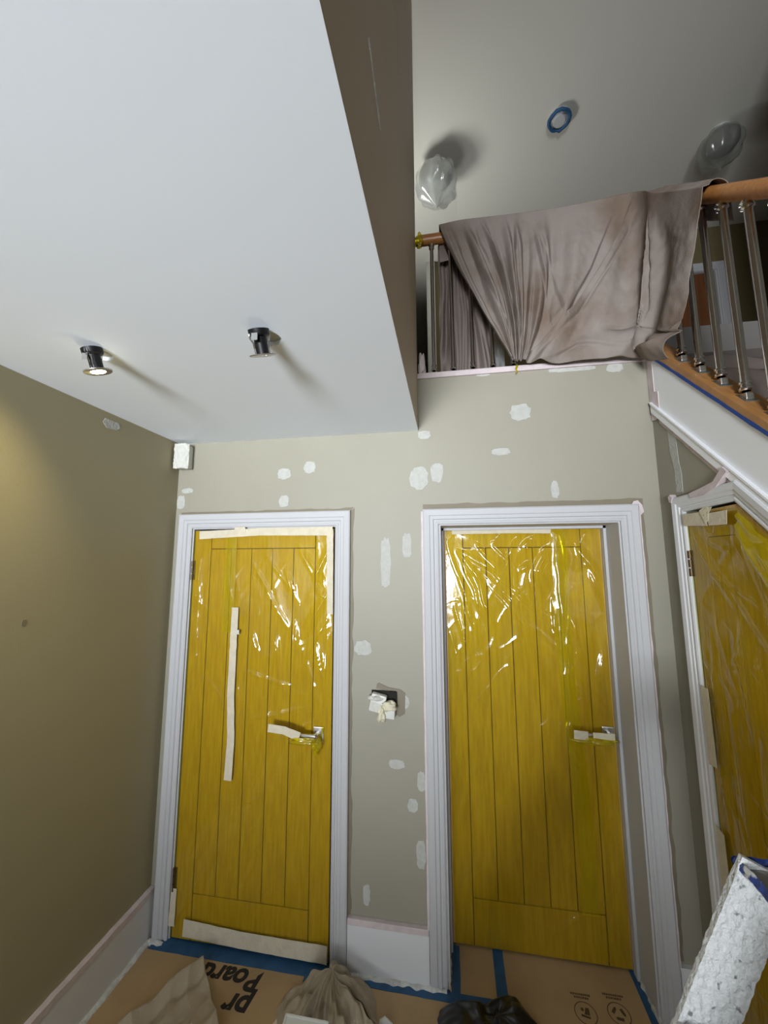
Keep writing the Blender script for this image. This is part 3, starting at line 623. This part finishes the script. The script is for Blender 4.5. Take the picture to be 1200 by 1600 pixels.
def sheet(u, v):
    T, Mi, B = station(u, 0), station(u, 1), station(u, 2)
    side = smooth(.80, .87, u); nrm = Vector((-side*.96, -(1-side)-.10, 0)).normalized()
    rr = .034
    ax = T-Vector((nrm.x, nrm.y, 0))*rr*-1*-1 if False else T
    if v < .12:      # over the rail and down the back
        t = (v/.12); a = (1-t)
        if a > .45:
            q = (a-.45)/.55; off = -nrm*2*rr; return T+off+Vector((0, 0, -.02-.12*q))+Vector((.004*N(u*30, 1), 0, 0))
        ang = math.pi*(a/.45)
        c = T-nrm*rr; return c+nrm*rr*math.cos(ang)+Vector((0, 0, rr*math.sin(ang)*.9+.003*N(u*25, 4)))
    t = (v-.12)/.88
    P = T*(1-t)**2+(Mi*2-(T+B)/2)*2*t*(1-t)+B*t*t
    env = min(1, t*4)*1.0
    # radiating pleats at the left, softer folds at the right
    L = 1-smooth(.40, .62, u)
    pl = L*(.026*math.sin(u*60+1.2*math.sin(t*3)+3.5*N(u*6, 2, t*.7))+.014*math.sin(u*123+3*N(u*9, t*2))+.012*N(u*45, t*1.6))
    pl *= (.35+.65*math.sin(math.pi*min(1, t*.85+.12)))
    mid = math.exp(-((u-.56)/.15)**2)*(.022*math.sin(u*44+t*1.6+2*N(u*4, t*2))+.014*N(u*22, t*1.8))
    d = pl+mid
    # the long diagonal fold running to the gather
    best, sg, tt = 9, 1, 0
    for k in range(len(CR)-1):
        q, s_, s = segdist(P.x, P.z, CR[k], CR[k+1])
        if q < best: best, sg, tt = q, s, (k+s_)/5
    if side < 1:
        k = .9*(1-side)*math.sin(math.pi*(tt*.85+.12))
        if sg > 0: d += .042*k*math.exp(-best/.08)
        else: d -= .034*k*math.exp(-best/.03)
        d += .012*k*math.exp(-((best-.035)/.008)**2)*(-1 if sg > 0 else .3)
    # folds of the right part, swirling into the lower corner
    Rr = smooth(.70, .80, u)
    uc = .815+.035*math.sin(t*3.4)
    d += Rr*.026*smooth(.05, .5, t)*(math.exp(-((u-uc)/.024)**2)-.7*math.exp(-((u-uc-.04)/.022)**2))
    d += Rr*.012*math.sin(u*40+3*t)*env*(1-t*.5)
    if t > .80: d += Rr*.035*math.sin((t-.80)/.20*math.pi)-Rr*.02*math.exp(-((t-.80)/.03)**2)
    d += .022*math.sin(math.pi*t)*smooth(.5, .75, u)*(1-Rr)
    s_c = P.x+max(0, -P.y-.04)
    for line, h, sg0 in FOLDS:
        bq, bs, bt = 9, 1, 0
        for k in range(len(line)-1):
            q, s_, s = segdist(s_c, P.z, line[k], line[k+1])
            if q < bq: bq, bs, bt = q, s*sg0, (k+s_)/(len(line)-1)
        if bq < .12:
            kk = h*math.sin(math.pi*(bt*.8+.1))
            kk *= min(1, bq/.006)
            d += kk*math.exp(-bq/.035) if bs > 0 else -kk*1.1*math.exp(-bq/.016)
    d += .012*N(P.x*7+3, P.z*5, P.y*6)+.007*N(P.x*14, P.z*12, 2)+.003*N(P.x*34, P.z*30, P.y*30)
    return P+nrm*(.022+max(-.022, d)*env)
ds = obj('dust_sheet', grid(420, 200, sheet), 'dust_sheet', None, True)
sd = ds.modifiers.new('thick', 'SOLIDIFY'); sd.thickness = .002
tag(ds, 'stained grey cotton dust sheet draped over the landing handrail and gathered at its foot', 'dust sheet')
def inner(u, v):
    x = 1.432+.20*u*(1+.45*v) - .0*v; z = 3.47-.745*v; y = .06
    d = .018*math.sin(u*16+2*v+5*N(u*2.2, v*1.3))+.008*math.sin(u*47+4*v+4*N(u*3, v*2))+.016*N(u*4, v*3)
    return (x+.008*N(u*3, v*4), y+.02-d+.02*v, z-.01*math.sin(u*9))
ds2 = obj('dust_sheet', grid(130, 110, inner), 'dust_sheet_inner', None, True)
tag(ds2, 'grey dust sheet hanging behind the leftmost balusters of the landing', 'dust sheet')
def clear(u, v):
    x = 1.56+.21*u; z = 3.40-.68*v; return (x, .165-.022*math.sin(u*17+3*v)-.02*N(u*6, v*7)-.008*N(u*18, v*16), z+.006*math.sin(u*20))
cf = obj('clear_plastic_sheet', grid(80, 120, clear), 'clear_film', None, True)
tag(cf, 'clear plastic sheet hanging behind the balusters beside the dust sheet', 'plastic sheet')
# crumpled cloth on the upper stairs, seen through the balusters
def stairs_cloth(u, v):
    x = 2.455+.9*u; y = .06-1.0*v; base = SILL-.12+.93*min(0, y+.05)
    f = .035*math.sin(v*40+3*u+3*N(u*3, v*5))+.02*N(u*8, v*18)+.03*N(u*3, v*4)
    return (x, y, base+.05+f)
sc = obj('dust_sheet', grid(60, 170, stairs_cloth), 'dust_sheet_inner', None, True)
tag(sc, 'crumpled grey dust sheet covering the top stairs behind the balusters', 'dust sheet')

# ------------------------------------------------------------------ ceiling fittings
def downlight(x, y, zt, tilt, lit, label):
    t = thing('downlight', label, 'ceiling light', (x, y, zt), 'downlights hanging from the low ceiling')
    ax = Vector((tilt[0], tilt[1], -1)).normalized(); p = Vector((x, y, zt))
    obj('lamp_body', lathe(p, ax, [(0, .022), (.002, .029), (.014, .028), (.018, .0265), (.022, .0180), (.066, .0175)], 28), 'black_plastic', t, True, auto=30)
    e = p+ax*.068
    obj('trim_ring', lathe(e, ax, [(0, .019), (.0, .038), (.003, .037), (.004, .024), (.002, .019)], 36, cap=False), 'brushed_steel', t, True, auto=30)
    if lit:
        obj('lens', lathe(e, ax, [(0, .018), (.003, .020), (.005, .012), (.005, .001)], 24), 'lamp_glow', t)
    else:
        obj('lens', lathe(e, ax, [(0, .018), (.003, .019), (.0035, .001)], 24), 'white_plastic', t)
        for k in range(3):
            q = e+ax*.004+Vector((-.011+.011*k, -.008, 0)); obj('led', lathe(q, ax, [(-.002, .003), (.002, .0025), (.003, .0005)], 10), 'led_dim', t)
    d, u, w = frame_dirs(ax)
    for k, a in enumerate((2.3, 5.3)):   # sprung clips, one on each side
        s = u*math.cos(a)+w*math.sin(a); c = w*math.cos(a)-u*math.sin(a)
        for m in (-.004, .004):
            obj('spring_clip', sweep([e+s*.020+c*m, e+s*.021+c*m-ax*.03, e+s*.027+c*m-ax*.042, e+s*.030+c*m-ax*.054, e+s*.027+c*m-ax*.066], .0013, 6), 'chrome', t, True)
    obj('rating_label', rot(box(p.x-.009, p.x+.009, p.y-.0192, p.y-.0186, p.z-.045, p.z-.024), 'X', 0, p), 'foil', t)
    # lead going up through the cut-out
    return t, e, ax
dl1, e1, a1 = downlight(.942, -.938, 2.392, (.04, .50), False, 'black-bodied downlight with silver ring hanging by its hole, nearer the stairwell, barely lit')
dl2, e2, a2 = downlight(.398, -.930, 2.392, (.16, .30), True, 'glowing downlight hanging from its hole near the left wall')
for t, (x, y), (hx, hy) in ((dl1, (.942, -.938), (.943, -.876)), (dl2, (.398, -.93), (.377, -.883))):
    obj('cable', sweep([(x, y, 2.390), (x, y+.012, 2.397), (hx, hy-.025, 2.400), (hx, hy-.01, 2.43)], .003, 6), 'black_plastic', t, True)
sp = bpy.data.lights.new('downlight_beam', 'SPOT'); sp.energy = 11; sp.color = (1, .86, .42); sp.spot_size = math.radians(120); sp.spot_blend = .8; sp.shadow_soft_size = .018
so = bpy.data.objects.new('downlight_beam', sp); COL.objects.link(so); so.location = e2+a2*.012
so.rotation_euler = Vector((-.55, -.35, -.75)).to_track_quat('-Z', 'Y').to_euler()

# sensor wrapped in tape in the corner
sn = thing('alarm_sensor', 'small alarm sensor wrapped in masking tape high in the corner', 'sensor', (.05, -.03, 2.25))
obj('sensor_body', rot(box(.012, .086, -.055, -.004, 2.252, 2.378, bev=.008), 'Z', math.radians(8), (.05, -.03, 2.3)), 'white_plastic', sn, True, auto=40)
obj('tape_wrap', rot(grid(24, 30, lambda u, v: (.008+.082*u, -.058-.010*math.sin(u*math.pi)-.005*N(u*6, v*7)-.003*N(u*14, v*15), 2.246+.136*v+.004*N(u*6, 3))), 'Z', math.radians(8), (.05, -.03, 2.3)), 'white_tape', sn, True)

# thermostat parts bundled in tape over an open box in the wall
th = thing('wall_switch', 'white switch units bundled in tape hanging over the open box between the doors', 'switch', (1.15, -.03, 1.03))
obj('back_box', join(box(1.080, 1.195, -.004, -.001, 1.105, 1.158), box(1.165, 1.20, -.012, -.001, 1.105, 1.155)), 'gap_dark', th)
obj('torn_plaster', prism([(1.105, 1.185), (1.115, 1.190), (1.16, 1.172), (1.215, 1.165), (1.238, 1.15), (1.235, 1.06), (1.21, 1.045), (1.19, 1.06), (1.195, 1.15), (1.10, 1.165)], 'y', -.003, -.0005), 'wall_paint_dark', th)
m1 = obj('switch_module', rot(box(1.080, 1.150, -.045, -.012, 1.072, 1.150, bev=.006), 'Y', math.radians(12), (1.115, -.03, 1.11)), 'white_plastic', th, True, auto=40)
obj('module_label', rot(box(1.088, 1.142, -.047, -.044, 1.080, 1.112), 'Y', math.radians(12), (1.115, -.03, 1.11)), 'white_tape', m1)
m2 = obj('switch_module', rot(box(1.135, 1.195, -.050, -.016, 1.050, 1.115, bev=.006), 'Y', math.radians(4), (1.165, -.03, 1.08)), 'white_plastic', th, True, auto=40)
obj('tape_wrap', join(crumple((1.165, -.045, 1.105), .038, .022, .020, 3, .35), crumple((1.135, -.05, 1.070), .018, .018, .034, 6, .4)), 'cream_tape', th, True)
obj('tape_wrap', crumple((1.11, -.035, 1.135), .036, .02, .014, 11, .3), 'white_tape', th, True)

# ------------------------------------------------------------------ upstairs ceiling: covered lamps and taped detector
def bagged(cx, cy, s, label, film_m, ang, glass='white_plastic'):
    t = thing('ceiling_lamp', label, 'ceiling light', (cx, cy, UP), 'bagged lamps on the upper ceiling')
    obj('ceiling_plate', lathe((cx, cy, UP), (0, 0, -1), [(0, .06), (.02, .058), (.03, .04), (.05, .012)], 28), 'white_gloss', t, True, auto=35)
    obj('glass_shade', lathe((cx, cy, UP-.045), (0, 0, -1), [(0, .03), (.01, .13*s), (.04, .165*s), (.09, .16*s), (.13, .11*s), (.15, .03*s)], 32), glass, t, True, auto=60)
    def f(u, v):
        a = u*2*math.pi; h = .02+.42*s*v; r = s*(.06+.15*math.sin(math.pi*min(1, v**.75))**.8)*(1+.05*math.sin(a*9+v*5+ang)+.14*N(math.cos(a)*2.5, math.sin(a)*2.5, v*2+ang)+.05*N(math.cos(a)*8, math.sin(a)*8, v*5))
        if v > .7: r *= max(.03, 1-((v-.7)/.3)**1.1)
        return (cx+r*math.cos(a), cy+r*math.sin(a)+.05*v, UP-h)
    obj('plastic_bag', grid(90, 60, f), film_m, t, True)
bagged(1.425, 1.0, .82, 'ceiling lamp wrapped in a clear plastic bag above the left end of the handrail', 'clear_film', 1)
bagged(3.60, 1.10, .66, 'ceiling lamp in a plastic bag, both darkened for shade, at the right of the upper ceiling', 'clear_film_shaded', 5, 'grey_board')  # bag and glass both coloured dark for the shade there
sm = thing('smoke_detector', 'round white smoke detector base edged with blue tape on the upper ceiling', 'smoke detector', (2.345, .80, UP))
obj('detector_base', lathe((2.345, .80, UP), (0, 0, -1), [(0, .070), (.02, .070), (.028, .06), (.030, .045), (.045, .040), (.046, .001)], 32), 'white_gloss', sm, True, auto=30)
obj('blue_tape_ring', sweep([(2.345+(.072+.008*N(math.cos(i*.2618)*3, math.sin(i*.2618)*3))*math.cos(i*.2618), .80+(.072+.006*N(i*.9, 2))*math.sin(i*.2618), UP-.030+.01*N(i*.7, 8)) for i in range(24)], .0125, 8, closed=True), 'blue_tape', sm, True)

# ------------------------------------------------------------------ floor protection
def fp(poly, z0, z1): return prism(poly, 'z', z0, z1)
bd = thing('protection_board', None, None)
bpy.data.objects.remove(bd)
fb1 = obj('protection_board', fp([(.035, -3.2), (.035, -.055), (.80, -.055), (.80, -3.2)], -.006, -.001), 'board')
tag(fb1, 'brown printed protection board on the floor before the left door', 'floor board')
fb2 = obj('protection_board', fp([(.805, -3.2), (.805, -.035), (1.415, -.035), (1.44, .02), (1.44, .2), (1.62, .2), (1.62, -3.2)], -.006, -.0014), 'board')
tag(fb2, 'plain brown protection board between the left and middle doors', 'floor board')
fb3 = obj('protection_board', fp([(1.622, -3.2), (1.622, .2), (2.2, .2), (2.2, -.03), (2.36, -.03), (2.36, -3.2)], -.006, -.0008), 'board')
tag(fb3, 'brown protection board with two round symbols before the middle door', 'floor board')
def text(body, x, y, size, parent, m='board_ink', rotz=math.pi, shear=.15, space=1.0):
    cu = bpy.data.curves.new('print', 'FONT'); cu.body = body; cu.size = size; cu.shear = shear; cu.space_character = space; cu.offset = size*.034; cu.extrude = .0002
    tmp = bpy.data.objects.new('print', cu); COL.objects.link(tmp)
    bpy.context.view_layer.update()
    me = bpy.data.meshes.new_from_object(tmp.evaluated_get(bpy.context.evaluated_depsgraph_get())); bpy.data.objects.remove(tmp)
    me.materials.clear(); me.materials.append(MATS[m]); o = bpy.data.objects.new('printed_lettering', me); COL.objects.link(o)
    o.parent = parent; o.location = Vector((x, y, -.0004))-parent.location; o.rotation_euler = (0, 0, rotz); return o
text('Board', .628, -.072, .112, fb1); text('pr', .628, -.168, .118, fb1)
def symbol(cx, cy, k):
    r = .040
    ring = [(cx+r*math.cos(i*math.pi/16), cy+r*math.sin(i*math.pi/16), .0) for i in range(32)]
    obj('printed_symbol', sweep(ring, .0016, 6, closed=True, flat=.2), 'board_print', fb3)
    if k:
        gs = []
        for q in range(3):
            a = q*2*math.pi/3+.4; c = (cx+.018*math.cos(a), cy+.018*math.sin(a)); b = a+math.pi/2
            gs.append(prism([(c[0]+.013*math.cos(b)-.005*math.cos(a), c[1]+.013*math.sin(b)-.005*math.sin(a)), (c[0]+.013*math.cos(b)+.005*math.cos(a), c[1]+.013*math.sin(b)+.005*math.sin(a)), (c[0]-.009*math.cos(b)+.005*math.cos(a), c[1]-.009*math.sin(b)+.005*math.sin(a)), (c[0]-.015*math.cos(b), c[1]-.015*math.sin(b)), (c[0]-.009*math.cos(b)-.005*math.cos(a), c[1]-.009*math.sin(b)-.005*math.sin(a))], 'z', -.0009, .0004))
        obj('recycling_arrows', join(*gs), 'board_print', fb3)
    else:
        obj('printed_glyph', join(fp([(cx-.02, cy-.012), (cx+.012, cy-.018), (cx+.014, cy-.012), (cx-.018, cy-.005)], -.0009, .0004), fp([(cx-.006, cy-.004), (cx+.014, cy-.006), (cx+.016, cy+.018), (cx+.004, cy+.02)], -.0009, .0004), tube((cx-.01, cy+.012, -.0009), (cx-.01, cy+.012, .0004), .006, 10)), 'board_print', fb3)
    rnd = random.Random(k); gs = []
    for row in range(2):
        x = cx-.038+.01*row
        while x < cx+.036-.01*row:
            w = rnd.uniform(.003, .006); gs.append(box(x, x+w, cy+.052+row*-.0+(.012*(1-row)), cy+.052+(.012*(1-row))+.007, -.0009, .0004)); x += w+.0022
    obj('printed_small_text', join(*gs), 'board_print', fb3, kind='stuff')
symbol(1.935, -.012, 0); symbol(2.062, .006, 1)
def floor_tape(poly, label, z=.0005):
    P = []
    for k in range(len(poly)):
        a, b = poly[k], poly[(k+1) % len(poly)]; n = max(1, int(math.hypot(b[0]-a[0], b[1]-a[1])/.03))
        for i in range(n): x = a[0]+(b[0]-a[0])*i/n; y = a[1]+(b[1]-a[1])*i/n; P.append((x+.002*N(x*30, y*30, 3), y+.002*N(x*30+9, y*30)))
    o = obj('blue_floor_tape', fp(P, -.001, z), 'blue_tape'); return tag(o, label, 'tape', 'blue tape on the floor')
floor_tape([(.05, -.058), (.845, -.058), (.90, -.03), (.90, .03), (.08, .03), (.05, -.02)], 'wide dark blue tape along the foot of the left door')
floor_tape([(.80, -.075), (.845, -.075), (.85, -.058), (.80, -.058)], 'short blue tape scrap beside the crumpled cloth pile', .001)
floor_tape([(.85, -.055), (1.43, -.060), (1.43, -.018), (.90, -.018)], 'blue tape along the skirting between the two doors')
floor_tape([(1.425, -.09), (1.455, -.09), (1.455, .18), (1.425, .18)], 'blue tape down the left jamb of the middle door', .0009)
floor_tape([(1.455, -.052), (1.60, -.052), (1.60, -.020), (1.455, -.020)], 'short blue tape joining the two strips by the middle door', .0011)
floor_tape([(1.598, -.20), (1.642, -.20), (1.646, .19), (1.602, .19)], 'blue tape running under the middle door over the board joint', .0013)
floor_tape([(2.165, -.4), (2.20, -.4), (2.198, .19), (2.172, .19)], 'blue tape along the right jamb of the middle door', .0009)
floor_tape([(.022, -3), (.036, -3), (.036, -.06), (.022, -.06)], 'thin blue tape line along the left skirting', .0007)
# rags, pile, bag
def tent(name, cx, cy, rx, ry, h, seed, m, label, cat, peak=(0, 0), p=1.0, fold=.25, fr=1.0, rad=1.0, nu=170, nv=90, ymax=-.022):
    def f(u, v):
        a = u*2*math.pi; ca, sa = math.cos(a), math.sin(a); r = v
        e = 1+.22*N(ca*1.6+seed, sa*1.6)+.10*N(ca*5+seed, sa*5, 3)
        px = cx+peak[0]*(1-r)+rx*e*r*ca; py = cy+peak[1]*(1-r)+ry*e*r*sa
        wx = px+.05*N(px*7+seed, py*7, 1); wy = py+.05*N(px*7, py*7+seed, 2)
        env = math.sin(math.pi*min(1, r*.75+.25))
        fo = fold*h*(rad*(math.sin(a*7+seed+4*N(r*2.2, seed, a*.6)+1.5*r)*.42+math.sin(a*17+seed+5*N(r*2, seed+4, a))*.16)*min(1, r*2.2)+.9*N(wx*9*fr, wy*9*fr, seed)+.35*N(wx*21, wy*21, seed))*env
        return (px, min(py, ymax), max(.0015, h*(1-r**p)+fo*(1-r**6)+.0015))
    o = obj(name, grid(nu, nv, f), m, None, True); return tag(o, label, cat)
def corner_sheet(u, v):
    A, B, C, D = Vector((.345, -.085)), Vector((.06, -.50)), Vector((.67, -.42)), Vector((.36, -.68))
    q = A*(1-u)*(1-v)+B*u*(1-v)+C*(1-u)*v+D*u*v
    hem = .020*math.exp(-((v-.07)/.05)**2)-.008*math.exp(-((v-.17)/.04)**2)
    mid = .045*math.exp(-((v-.62-.15*u)/.16)**2)*(1-u*.5)+.03*math.exp(-((u+v)/.35)**2)
    wx, wy = q.x+.04*N(q.x*6, q.y*6, 4), q.y+.04*N(q.x*6, q.y*6, 9)
    z = .010+hem+mid+.016*(1-abs(N(wx*9, wy*6, 2))*2.4)+.006*N(q.x*24, q.y*24)
    e = min(1, min(v/.05, (1-v)/.05, u/.03+.5))
    return (max(.03, q.x+.008*N(u*5, v*5)), q.y, max(.0015, z*e+.0015))
o = obj('canvas_rag', grid(150, 110, corner_sheet), 'canvas_rag', None, True); tag(o, 'beige canvas sheet lying with one corner pointing at the left door', 'dust sheet')
tent('canvas_rag', .965, -.235, .215, .20, .10, 8, 'canvas_rag', 'crumpled beige canvas pile on the floor below the wall between the doors', 'dust sheet', peak=(-.02, .10), p=1.7, fold=.55)
tent('black_plastic_bag', 1.585, -.175, .22, .14, .075, 14, 'black_bag', 'crumpled black plastic bag on the floor before the middle door', 'bag', peak=(0, .03), p=3, fold=.75, rad=.12, fr=.9)
tb = thing('paint_tray_lid', 'white plastic lid lying at the front of the canvas pile', 'lid', (.915, -.25, .08))
obj('lid_panel', rot(box(.84, .995, -.46, -.345, .130, .138, bev=.003), 'X', math.radians(14), (.92, -.40, .13)), 'white_plastic', tb, True, auto=40)
obj('lid_rim', rot(join(box(.836, .999, -.349, -.341, .126, .142, bev=.003), box(.836, .844, -.46, -.341, .126, .142, bev=.003), box(.991, .999, -.46, -.341, .126, .142, bev=.003)), 'X', math.radians(14), (.92, -.40, .13)), 'white_plastic', tb, True, auto=40)
o = obj('tape_scrap', fp([(.74, -.25), (.78, -.155), (.815, -.175), (.83, -.15), (.86, -.17), (.83, -.26)], -.001, .002), 'masking_tape'); tag(o, 'torn piece of pale masking tape on the board left of the canvas pile', 'tape')
o = obj('white_offcut', prism([(1.145, .002), (1.19, .002), (1.20, .03), (1.17, .05), (1.15, .035)], 'y', -.20, -.195), 'white_plastic'); tag(o, 'small white plastic offcut at the right of the canvas pile', 'plastic scrap')

# ------------------------------------------------------------------ step ladder at the right
ld = thing('step_ladder', 'paint-spattered step ladder standing at the right in front of the stairs door', 'ladder', (2.0, -1.1, 0))
def beam(p, q, w, t, m, name, seg=60, seed=0, wd=(0, 1, 0), rough=.0018, na=12, nb=4):
    """a rough-coated rectangular beam from p to q; wd = direction of its thickness"""
    p, q = Vector(p), Vector(q); d = (q-p).normalized(); b = Vector(wd); b = (b-d*b.dot(d)).normalized(); a = d.cross(b)
    V, F = [], []; ring = []
    for i in range(na): ring.append((-1+2*i/na, -1))
    for i in range(nb): ring.append((1, -1+2*i/nb))
    for i in range(na): ring.append((1-2*i/na, 1))
    for i in range(nb): ring.append((-1, 1-2*i/nb))
    L = (q-p).length; n = len(ring)
    for k in range(seg+1):
        c = p+d*(L*k/seg)
        for (x, y) in ring:
            v = c+a*(x*w/2)+b*(y*t/2); e = rough*(.6*N(v.x*190+seed, v.y*190, v.z*130)+.9*(1-3*abs(N(v.x*60+seed, v.y*60, v.z*45)))+.4*N(v.x*25, v.y*25+seed, v.z*25))
            V.append(tuple(v+a*x*e*.35+b*y*e*1.8))
    for k in range(seg):
        for i in range(n): F.append((k*n+i, k*n+(i+1) % n, (k+1)*n+(i+1) % n, (k+1)*n+i))
    F += [tuple(range(n)), tuple(range(len(V)-1, len(V)-n-1, -1))]
    return obj(name, (V, F), m, ld, True, auto=50)
YL = -1.10
beam((1.934, YL+.004, 1.262), (1.343, YL+.004, .015), .076, .009, 'ladder_paint', 'stile', 420, 1, rough=.0008, na=36, nb=4)
beam((1.905, YL-.32, 1.20), (1.345, YL-.32, .015), .077, .028, 'ladder_paint', 'stile', 60, 5)
beam((2.10, YL, 1.255), (2.33, YL, .015), .06, .026, 'ladder_dark', 'rear_stile', 60, 3)
beam((2.10, YL-.32, 1.255), (2.33, YL-.32, .015), .06, .026, 'ladder_dark', 'rear_stile', 60, 9)
obj('top_platform', join(box(1.905, 2.14, YL-.35, YL+.010, 1.245, 1.262, bev=.004)), 'ladder_dark', ld, True, auto=40)
obj('platform_lip', grid(70, 14, lambda u, v: (1.895+.245*u, YL+.014+.006*math.sin(v*math.pi)+.003*N(u*30, v*4), 1.252+.018*v+.003*N(u*25, 6))), 'ladder_blue', ld, True)
obj('platform_lip', grid(14, 70, lambda u, v: (1.899-.006*math.sin(u*math.pi)+.003*N(v*25, u*4), YL+.014-.37*v, 1.252+.018*u+.003*N(v*25, 6))), 'ladder_blue', ld, True)
for k in range(4):
    z = 1.02-.25*k; xc = 1.345+(z-.015)/(1.247)*.591
    beam((xc+.005, YL-.012, z), (xc+.005, YL-.31, z), .095, .028, 'ladder_dark', 'tread', 40, 11+k, wd=(0, 0, 1))
obj('foot_cap', join(box(1.315, 1.385, YL-.02, YL+.02, 0, .03, bev=.004)), 'black_plastic', ld); obj('foot_cap', box(1.315, 1.385, YL-.34, YL-.30, 0, .03, bev=.004), 'black_plastic', ld)
obj('foot_cap', box(2.30, 2.36, YL-.02, YL+.02, 0, .03, bev=.004), 'black_plastic', ld); obj('foot_cap', box(2.30, 2.36, YL-.34, YL-.30, 0, .03, bev=.004), 'black_plastic', ld)
